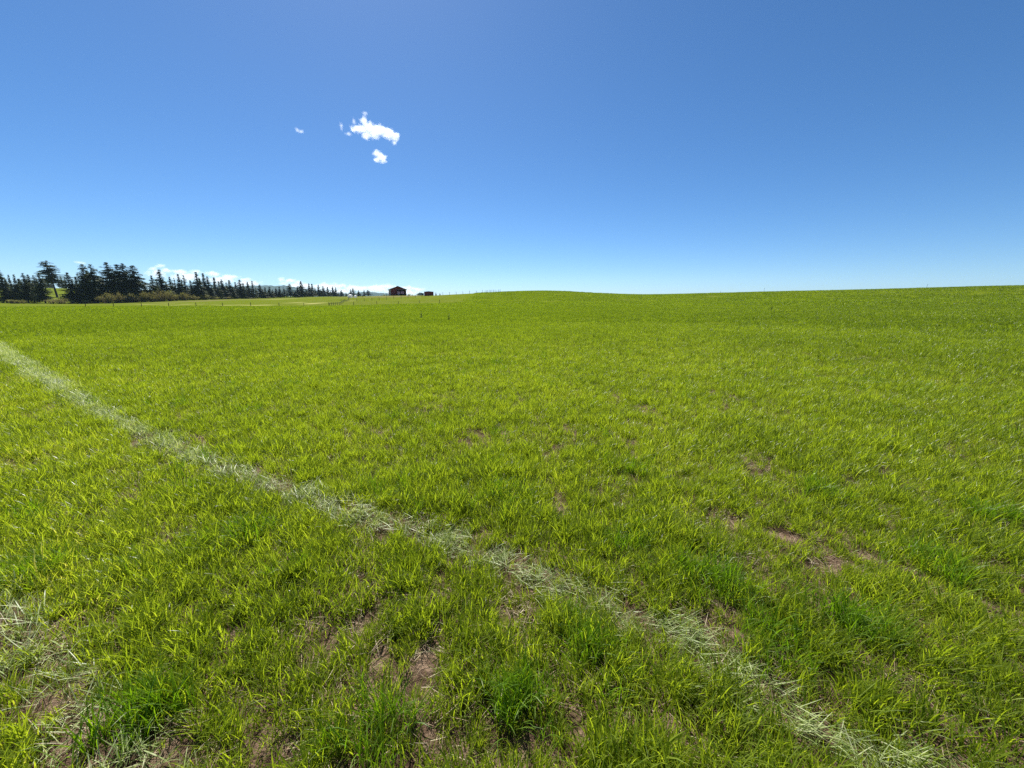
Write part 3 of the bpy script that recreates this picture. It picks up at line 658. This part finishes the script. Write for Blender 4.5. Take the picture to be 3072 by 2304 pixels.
# ------------------------------------------------------------------ grass
def blades(k, base_r, L, Wd, th0, bend, seg, g, head=None, z0=0.0, sq=False, tint=None):
    """k curved tapering blades -> verts, faces, tint per vertex"""
    if sq: bx = g.uniform(-1, 1, k) * base_r; by = g.uniform(-1, 1, k) * base_r
    else:
        rr = base_r * np.sqrt(g.random(k)); aa = g.uniform(0, 2 * np.pi, k); bx, by = rr * np.cos(aa), rr * np.sin(aa)
    hd = g.uniform(0, 2 * np.pi, k) if head is None else g.normal(head[0], head[1], k)
    ln = g.uniform(*L, k); wd = g.uniform(*Wd, k); t0 = g.uniform(*th0, k); bd = g.uniform(*bend, k) * g.choice([1, 1, 1, 1.6], k)
    tw = hd + np.pi / 2 + g.normal(0, .7, k)
    s = np.linspace(0, 1, seg + 1)
    th = t0[:, None] + bd[:, None] * s[None] ** 1.6
    th = np.minimum(th, 2.4)
    step = ln[:, None] / seg
    dh = np.concatenate([np.zeros((k, 1)), np.cumsum(np.sin((th[:, 1:] + th[:, :-1]) / 2) * step, 1)], 1)
    dz = np.concatenate([np.zeros((k, 1)), np.cumsum(np.cos((th[:, 1:] + th[:, :-1]) / 2) * step, 1)], 1)
    cx = bx[:, None] + np.cos(hd)[:, None] * dh; cyy = by[:, None] + np.sin(hd)[:, None] * dh
    zz = dz + (z0 if np.isscalar(z0) else g.uniform(*z0, k)[:, None])
    zz = np.maximum(zz, .004)
    prof = np.array([.65, 1.0, .95, .7, .12]) if seg == 4 else np.interp(s, [0, .3, .7, 1], [.7, 1, .75, .1])
    hw = wd[:, None] * prof[None] * .5
    ox, oy = np.cos(tw)[:, None] * hw, np.sin(tw)[:, None] * hw
    A = np.stack([cx - ox, cyy - oy, zz], -1); B = np.stack([cx + ox, cyy + oy, zz], -1)
    V = np.stack([A, B], 2).reshape(-1, 3)
    base = (np.arange(k) * (seg + 1) * 2)[:, None] + (np.arange(seg) * 2)[None]
    base = base.ravel(); Fc = np.stack([base, base + 1, base + 3, base + 2], 1)
    tn = (g.random(k) ** 1.3 * .8 if tint is None else g.uniform(*tint, k))
    tn = np.where(g.random(k) < .025, .98, tn) if tint is None else tn
    return V, Fc, np.repeat(tn, (seg + 1) * 2)
def clustered(nt, per, R_, tr, L, Wd, g):
    out = []
    for _ in range(nt):
        a = g.uniform(0, 6.283); r = R_ * math.sqrt(g.random()); hs = g.uniform(.6, 1.25); t = g.uniform(-.15, .5)
        v, f, tn = blades(per, tr * g.uniform(.6, 1.3), (L[0] * hs, L[1] * hs), Wd, (0, .45), (.05, .8), 2, g, head=(g.uniform(0, 6.28), 1.0), tint=(t - .2, t + .2))
        v[:, 0] += r * math.cos(a); v[:, 1] += r * math.sin(a); out.append((v, f, tn))
    return out
def source(coll, name, parts, mat):
    V, Fc, T, b = [], [], [], 0
    for v, f, t in parts: V.append(v); Fc.append(f + b); T.append(t); b += len(v)
    me = mesh_np(name, np.vstack(V), np.vstack(Fc), (mat,), True, {'tint': np.concatenate(T)})
    o = bpy.data.objects.new(name, me); coll.objects.link(o)
def coll(name): return bpy.data.collections.new(name)

def instancer(name, label, pts, rot, scl, idx, collection):
    me = bpy.data.meshes.new(name); me.from_pydata(np.asarray(pts).tolist(), [], [])
    def put(k, typ, arr, fld):
        a = me.attributes.new(k, typ, 'POINT'); a.data.foreach_set(fld, np.ascontiguousarray(arr).ravel())
    put('rot', 'FLOAT_VECTOR', np.asarray(rot, np.float32), 'vector'); put('scl', 'FLOAT_VECTOR', np.asarray(scl, np.float32), 'vector'); put('idx', 'INT', np.asarray(idx, np.int32), 'value')
    o = link(name, me); tag(o, label, None, None, 'stuff')
    ng = bpy.data.node_groups.new(name + '_scatter', 'GeometryNodeTree')
    ng.interface.new_socket('Geometry', in_out='INPUT', socket_type='NodeSocketGeometry'); ng.interface.new_socket('Geometry', in_out='OUTPUT', socket_type='NodeSocketGeometry')
    nn, ll = ng.nodes, ng.links
    gi, go = nn.new('NodeGroupInput'), nn.new('NodeGroupOutput')
    ip = nn.new('GeometryNodeInstanceOnPoints'); ip.inputs['Pick Instance'].default_value = True
    ci = nn.new('GeometryNodeCollectionInfo'); ci.inputs['Collection'].default_value = collection; ci.inputs['Separate Children'].default_value = True; ci.inputs['Reset Children'].default_value = True
    def na_(k, t):
        q = nn.new('GeometryNodeInputNamedAttribute'); q.data_type = t; q.inputs['Name'].default_value = k; return q
    ra, sa, ia = na_('rot', 'FLOAT_VECTOR'), na_('scl', 'FLOAT_VECTOR'), na_('idx', 'INT')
    e2r = nn.new('FunctionNodeEulerToRotation')
    ll.new(gi.outputs[0], ip.inputs['Points']); ll.new(ci.outputs[0], ip.inputs['Instance']); ll.new(ia.outputs[0], ip.inputs['Instance Index'])
    ll.new(ra.outputs[0], e2r.inputs[0]); ll.new(e2r.outputs[0], ip.inputs['Rotation']); ll.new(sa.outputs[0], ip.inputs['Scale']); ll.new(ip.outputs[0], go.inputs[0])
    md = o.modifiers.new('scatter', 'NODES'); md.node_group = ng
    return o

def scatter(r0, r1, lam, half=math.pi):
    k = rng.poisson(lam * half * (r1 * r1 - r0 * r0))
    rr = np.sqrt(rng.uniform(r0 * r0, r1 * r1, k)); aa = rng.uniform(-half, half, k)
    return rr * np.sin(aa), rr * np.cos(aa)
gh = np.random.default_rng(99)
# --- near field, tuft by tuft
cA = coll('tufts'); NA = 12
for k in range(NA):
    nb = int(gh.integers(15, 24))
    source(cA, f'tuft_{k:02d}', [blades(nb, .05, (.07, .175), (.0026, .0056), (.0, .5), (.1, .95), 4, gh, head=(0, 1.3), tint=(.1, .86)), blades(15, .07, (.04, .105), (.003, .006), (.2, 1.0), (.2, .9), 3, gh, tint=(.3, .97))], M_grass)
cAm = coll('tufts_mid'); NM = 8
for k in range(NM):
    source(cAm, f'tuftm_{k:02d}', [blades(18, .085, (.075, .165), (.0038, .0072), (.0, .5), (.1, .95), 3, gh, head=(0, 1.2), tint=(-.1, .68))], M_grass)
def sink(x, y): return height(x, y)
xs, ys = [], []
for r0, r1, lam, half in [(0, 4, 470, math.pi), (4, 10, 320, R(74)), (10, 14, 200, R(66))]:
    a, b = scatter(r0, r1, lam, half); xs.append(a); ys.append(b)
x, y = np.concatenate(xs), np.concatenate(ys)
bm_ = bare_mask(x, y); d1, _ = seg_dist(x, y, TR); d2, _ = seg_dist(x, y, TR2)
wob = .05 * (vnoise(x * 2.2, y * 2.2, 11) - .5)
trk = np.clip(1.25 - np.minimum(d1 + wob, d2 + wob) / .13, 0, 1)
clump = vnoise(x * 5.5, y * 5.5, 1) * .6 + vnoise(x * 1.7, y * 1.7, 2) * .4
keep = rng.random(len(x)) < np.clip((14 - np.hypot(x, y)) / 5, 0, 1) * np.clip(1 - .95 * bm_, 0, 1) * (1 - .74 * trk * np.where(d2 < d1, .7, np.where(np.hypot(x, y) < 2.2, .85, 1.0))) * np.clip(.36 + 1.25 * clump, 0, 1)
x, y, clump, trk = x[keep], y[keep], clump[keep], trk[keep]
k = len(x); sc = rng.uniform(.7, 1.12, k) * (.52 + .82 * clump) * (1 - .35 * trk)
rot = np.stack([rng.normal(0, .12, k), rng.normal(0, .12, k), rng.uniform(0, 6.283, k)], 1)
instancer('grass', 'bright green field grass near the camera, standing in tufts', np.stack([x, y, height(x, y) - .004], 1), rot, np.stack([sc * 1.05, sc * 1.05, sc], 1), rng.integers(0, NA, k), cA)
x, y = scatter(8, 26, 105, R(63))
d1, _ = seg_dist(x, y, TR); trk = np.clip(1.35 - (d1 + .06 * (vnoise(x * 1.5, y * 1.5, 11) - .5)) / .17, 0, 1)
keep = rng.random(len(x)) < (1 - .8 * trk) * np.clip((np.hypot(x, y) - 8) / 5, 0, 1); x, y = x[keep], y[keep]; k = len(x)
sc = rng.uniform(.6, 1.2, k) * (.65 + .6 * vnoise(x * 2.3, y * 2.3, 2))
instancer('middle_grass', 'bright green field grass in the middle distance', np.stack([x, y, height(x, y) - .004], 1), np.stack([rng.normal(0, .1, k), rng.normal(0, .1, k), rng.uniform(0, 6.283, k)], 1), np.stack([sc, sc, sc], 1), rng.integers(0, NM, k), cAm)
# --- far field, in patches
cB = coll('patches'); NB = 5
for k in range(NB): source(cB, f'patch_{k}', clustered(58, 10, 1.0, .075, (.07, .17), (.007, .013), gh), M_grass)
cC = coll('far_patches'); NC = 4
for k in range(NC): source(cC, f'farpatch_{k}', clustered(110, 10, 2.6, .18, (.08, .22), (.022, .042), gh), M_grass)
x1, y1 = scatter(25, 70, 1.15, R(60)); x2, y2 = scatter(68, 235, .15, R(58))
dr2, pl2 = land(x2, y2)
past = (y2 > 103) & (x2 < -12 - .02 * y2); farb = (y2 > 165) & (x2 < 0)
keep = ~((pl2 > .15) | (dr2 > .35) | (past & (y2 > 107))); x2, y2, past = x2[keep], y2[keep], past[keep]
for nm, lab, x, y, nv, cl in (('far_grass', 'green field grass farther out, blades merging', x1, y1, NB, cB), ('distant_grass', 'distant field grass toward the skyline', x2, y2, NC, cC)):
    k = len(x); sc = rng.uniform(.85, 1.15, k)
    e = .8; nx = (height(x + e, y) - height(x - e, y)) / (2 * e); ny = (height(x, y + e) - height(x, y - e)) / (2 * e)
    sz = sc * (np.where(past, .45, 1.0) if nm == 'distant_grass' else 1.0)
    # slope follows the ground: rotate about z first, then tilt in world axes (small angles)
    rz = rng.uniform(0, 6.283, k); rx = ny * np.cos(rz) - nx * np.sin(rz); ry = -(nx * np.cos(rz) + ny * np.sin(rz))
    instancer(nm, lab, np.stack([x, y, height(x, y) - .01], 1), np.stack([np.arctan(ny), -np.arctan(nx), rz], 1), np.stack([sc, sc, sz], 1), rng.integers(0, nv, k), cl)
# --- tyre tracks: grass pressed flat
cF = coll('flat_tufts'); NF = 8
for k in range(NF): source(cF, f'flat_{k}', [blades(18, .065, (.05, .135), (.0022, .0042), (.55, 1.5), (-.2, .4), 4, gh, head=(0, .6), z0=(.005, .05), tint=(0, 1)), blades(4, .05, (.06, .12), (.0025, .005), (.4, 1.1), (0, .6), 4, gh, head=(0, .9), tint=(0, .6))], M_flat)
x, y = scatter(0, 26, 280, R(80))
d1, a1 = seg_dist(x, y, TR); d2, a2 = seg_dist(x, y, TR2); d = np.minimum(d1, d2); ang = np.where(d1 < d2, a1, a2)
d = d + .07 * (vnoise(x * 2.5, y * 2.5, 21) - .5)
pr = np.clip(1.2 - d / (.13 + .006 * np.hypot(x, y)), 0, 1) * (.75 + .4 * vnoise(x * 1.3, y * 1.3, 31)); pr = np.where(d2 < d1, pr * .75, pr) * 1.05
keep = rng.random(len(x)) < pr; x, y, ang = x[keep], y[keep], ang[keep]; k = len(x)
flip = np.where(rng.random(k) < .35, math.pi, 0)
sc = rng.uniform(.75, 1.15, k) * np.where(np.hypot(x, y) > 9, 1.1, np.where(np.hypot(x, y) < 2.6, .85, 1.0))
instancer('flattened_grass', 'pale silvery grass pressed flat along the tyre tracks', np.stack([x, y, height(x, y) + .0], 1), np.stack([rng.normal(0, .06, k), rng.normal(0, .06, k), ang + flip + rng.normal(0, .3, k)], 1), np.stack([sc, sc, sc], 1), rng.integers(0, NF, k), cF)
# --- lush dark clumps
cL = coll('lush_tufts'); NL = 5
for k in range(NL): source(cL, f'lush_{k}', [blades(18, .055, (.11, .24), (.003, .006), (.05, .5), (.15, 1.1), 4, gh, tint=(0, 1))], M_lush)
pts = []
for px_, py_, wpx, cnt in [(1900, 1420, 60, 18), (2130, 1750, 100, 36), (1890, 1650, 70, 14), (2300, 1930, 90, 14), (1130, 2190, 90, 16), (2560, 1880, 80, 24), (1480, 1500, 70, 22), (2990, 1560, 60, 18), (150, 1720, 60, 18), (1790, 1960, 80, 20), (720, 1620, 70, 16), (2450, 1480, 60, 16), (1560, 2120, 80, 20), (450, 2150, 80, 20), (2800, 1720, 70, 20), (60, 1570, 50, 12), (1180, 1480, 60, 14)]:
    c = ground_pix(px_, py_); rx = abs(ground_pix(px_ + wpx, py_)[0] - c[0])
    pts += [(c[0] + random.gauss(0, rx * .6), c[1] + random.gauss(0, rx * .6)) for _ in range(cnt)]
for a, b in zip(*scatter(1.2, 12, .9, R(62))): pts += [(a + random.gauss(0, .06), b + random.gauss(0, .06)) for _ in range(3)]
x, y = np.array(pts).T; k = len(x); sc = rng.uniform(.65, 1.0, k)
instancer('lush_grass', 'darker green vigorous clumps among the field grass', np.stack([x, y, height(x, y) - .004], 1), np.stack([rng.normal(0, .1, k), rng.normal(0, .1, k), rng.uniform(0, 6.28, k)], 1), np.stack([sc, sc, sc], 1), rng.integers(0, NL, k), cL)
# --- dry straw litter on the soil
cS = coll('straw_tufts'); NS = 6
for k in range(NS): source(cS, f'straw_{k}', [blades(16, .08, (.025, .10), (.0014, .0032), (1.1, 1.62), (-.3, .5), 3, gh, z0=(.0, .02), tint=(0, 1))], M_straw)
x, y = scatter(0, 9, 90, R(85)); bm_ = bare_mask(x, y)
keep = rng.random(len(x)) < np.clip(.6 + bm_ * (.2 + .9 * vnoise(x * 2.1, y * 2.1, 41)), 0, 1); x, y = x[keep], y[keep]; k = len(x); sc = rng.uniform(.7, 1.3, k)
instancer('dry_straw', 'dry straw and dead blades lying on the bare soil', np.stack([x, y, height(x, y) + .004], 1), np.stack([rng.normal(0, .08, k), rng.normal(0, .08, k), rng.uniform(0, 6.28, k)], 1), np.stack([sc, sc, sc], 1), rng.integers(0, NS, k), cS)

# ------------------------------------------------------------------ clouds
def cloud(name, label, blobs, Y, dens, noise_px, group='clouds', thick=1.0, amp=1.0):
    """blobs: (px, py, rx, rz) in photograph pixels, carried to distance Y"""
    cx = sum(b[0] for b in blobs) / len(blobs); cyy = sum(b[1] for b in blobs) / len(blobs)
    C = pix(cx, cyy, Y); k = np.linalg.norm(C - np.array((0, 0, EYE))) / math.sqrt(F * F + (cx - 1536) ** 2 + (cyy - 1152) ** 2)   # metres per pixel there
    B = []
    for bx_, by_, rx, rz in blobs:
        q = pix(bx_, by_, Y) - C
        B.append((q[0], q[1], q[2], rx * k, (rx + rz) * .5 * k * thick, rz * k))
    nz = noise_px * k
    pad = nz * 1.2
    x0 = min(b[0] - b[3] for b in B) - pad; x1 = max(b[0] + b[3] for b in B) + pad
    y0 = min(b[1] - b[4] for b in B) - pad; y1 = max(b[1] + b[4] for b in B) + pad
    z0 = min(b[2] - b[5] for b in B) - pad; z1 = max(b[2] + b[5] for b in B) + pad
    m, n, l = newmat(name + '_vapour')
    o = N(n, 'ShaderNodeOutputMaterial'); v = N(n, 'ShaderNodeVolumePrincipled'); v.inputs['Color'].default_value = (1, 1, 1, 1); v.inputs['Anisotropy'].default_value = 0.4
    tc = N(n, 'ShaderNodeTexCoord')
    n1 = N(n, 'ShaderNodeTexNoise'); n1.inputs['Scale'].default_value = 1 / nz; n1.inputs['Detail'].default_value = 8; n1.inputs['Roughness'].default_value = .7
    l.new(tc.outputs['Object'], n1.inputs['Vector'])
    cur = None
    for (a, b, c, ra, rb, rc) in B:
        su = N(n, 'ShaderNodeVectorMath', operation='SUBTRACT'); l.new(tc.outputs['Object'], su.inputs[0]); su.inputs[1].default_value = (a, b, c)
        dv = N(n, 'ShaderNodeVectorMath', operation='DIVIDE'); l.new(su.outputs[0], dv.inputs[0]); dv.inputs[1].default_value = (ra, rb, rc)
        le = N(n, 'ShaderNodeVectorMath', operation='LENGTH'); l.new(dv.outputs[0], le.inputs[0])
        on = N(n, 'ShaderNodeMath', operation='SUBTRACT'); on.inputs[0].default_value = 1.0; l.new(le.outputs['Value'], on.inputs[1])
        if cur is None: cur = on.outputs[0]
        else:
            mx = N(n, 'ShaderNodeMath', operation='SMOOTH_MAX'); l.new(cur, mx.inputs[0]); l.new(on.outputs[0], mx.inputs[1]); mx.inputs[2].default_value = .25; cur = mx.outputs[0]
    ma = N(n, 'ShaderNodeMath', operation='MULTIPLY_ADD'); l.new(n1.outputs[0], ma.inputs[0]); ma.inputs[1].default_value = 2.6 * amp; ma.inputs[2].default_value = -1.42 * amp
    ad = N(n, 'ShaderNodeMath', operation='ADD'); l.new(cur, ad.inputs[0]); l.new(ma.outputs[0], ad.inputs[1])
    mr = N(n, 'ShaderNodeMapRange'); l.new(ad.outputs[0], mr.inputs[0]); mr.inputs[1].default_value = 0; mr.inputs[2].default_value = 1.3; mr.inputs[3].default_value = 0; mr.inputs[4].default_value = dens
    l.new(mr.outputs[0], v.inputs['Density']); l.new(v.outputs[0], o.inputs['Volume'])
    try: m.cycles.volume_step_rate = 0.35
    except Exception as ex: print('step rate', ex)
    ob = MB().box(x0, x1, y0, y1, z0, z1).build(name, m, None, tuple(C))
    tag(ob, label, 'cloud', group)
cloud('cumulus_cloud', 'white ragged cumulus cloud, the largest in the open sky', [(1092, 364, 13, 15), (1076, 386, 24, 13), (1108, 384, 26, 18), (1138, 391, 28, 18), (1166, 401, 25, 17), (1186, 411, 14, 16), (1184, 428, 10, 11), (1060, 390, 12, 8), (1100, 406, 20, 12), (1125, 404, 22, 12)], 3900, .04, 13)
cloud('cumulus_cloud', 'small white cloud right below the largest one', [(1133, 462, 17, 13), (1143, 474, 20, 13), (1150, 484, 12, 8), (1128, 480, 12, 8)], 3900, .045, 11)
cloud('cloud_wisp', 'tiny white wisp left of the largest cloud', [(891, 389, 8, 7), (903, 395, 10, 5)], 3900, .03, 8)
cloud('cloud_wisp', 'faint torn wisps at the left side of the largest cloud', [(1062, 364, 7, 12), (1024, 380, 6, 14), (1045, 402, 13, 6), (1095, 341, 10, 8)], 3900, .016, 8)
cloud('horizon_cloud', 'small pale cloud above the bushy conifers at left', [(236, 787, 15, 5), (250, 790, 12, 4)], 15000, .007, 7)
cloud('horizon_cloud', 'long low white cloud bank behind the tree line', [(455, 806, 16, 7), (478, 798, 18, 8), (500, 812, 30, 8), (470, 822, 34, 16), (540, 816, 30, 9), (585, 815, 26, 8), (560, 832, 60, 16), (640, 822, 30, 9), (690, 830, 30, 8), (660, 842, 60, 14), (735, 838, 24, 7), (740, 852, 50, 14)], 15000, .011, 16, thick=.6)
cloud('horizon_cloud', 'white cloud hump above the blue hill', [(846, 839, 14, 9), (870, 842, 22, 8), (895, 848, 20, 8), (850, 850, 20, 6)], 15000, .009, 10)
cloud('horizon_cloud', 'wide white cloud bank low behind the barn and tree line end', [(900, 862, 60, 14), (980, 862, 50, 14), (1020, 857, 26, 9), (1070, 866, 50, 12), (1130, 868, 46, 14), (1165, 860, 34, 10), (1210, 864, 34, 9), (1250, 868, 30, 8), (1200, 878, 70, 12), (1010, 876, 60, 12)], 16500, .011, 16, thick=.6)

# ------------------------------------------------------------------ haze
b = MB().box(-7400, 7400, -7400, 7400, -9, 330)
m, n, l = newmat('haze_air')
o = N(n, 'ShaderNodeOutputMaterial'); v = N(n, 'ShaderNodeVolumePrincipled'); v.inputs['Color'].default_value = (0.55, 0.80, 1.0, 1); v.inputs['Density'].default_value = 0.4e-4; v.inputs['Anisotropy'].default_value = 0.2
l.new(v.outputs[0], o.inputs['Volume'])
try: m.cycles.homogeneous_volume = True
except Exception as ex: print('homog', ex)
tag(b.build('haze', m), 'thin pale blue haze in the distant air', None, None, 'stuff')
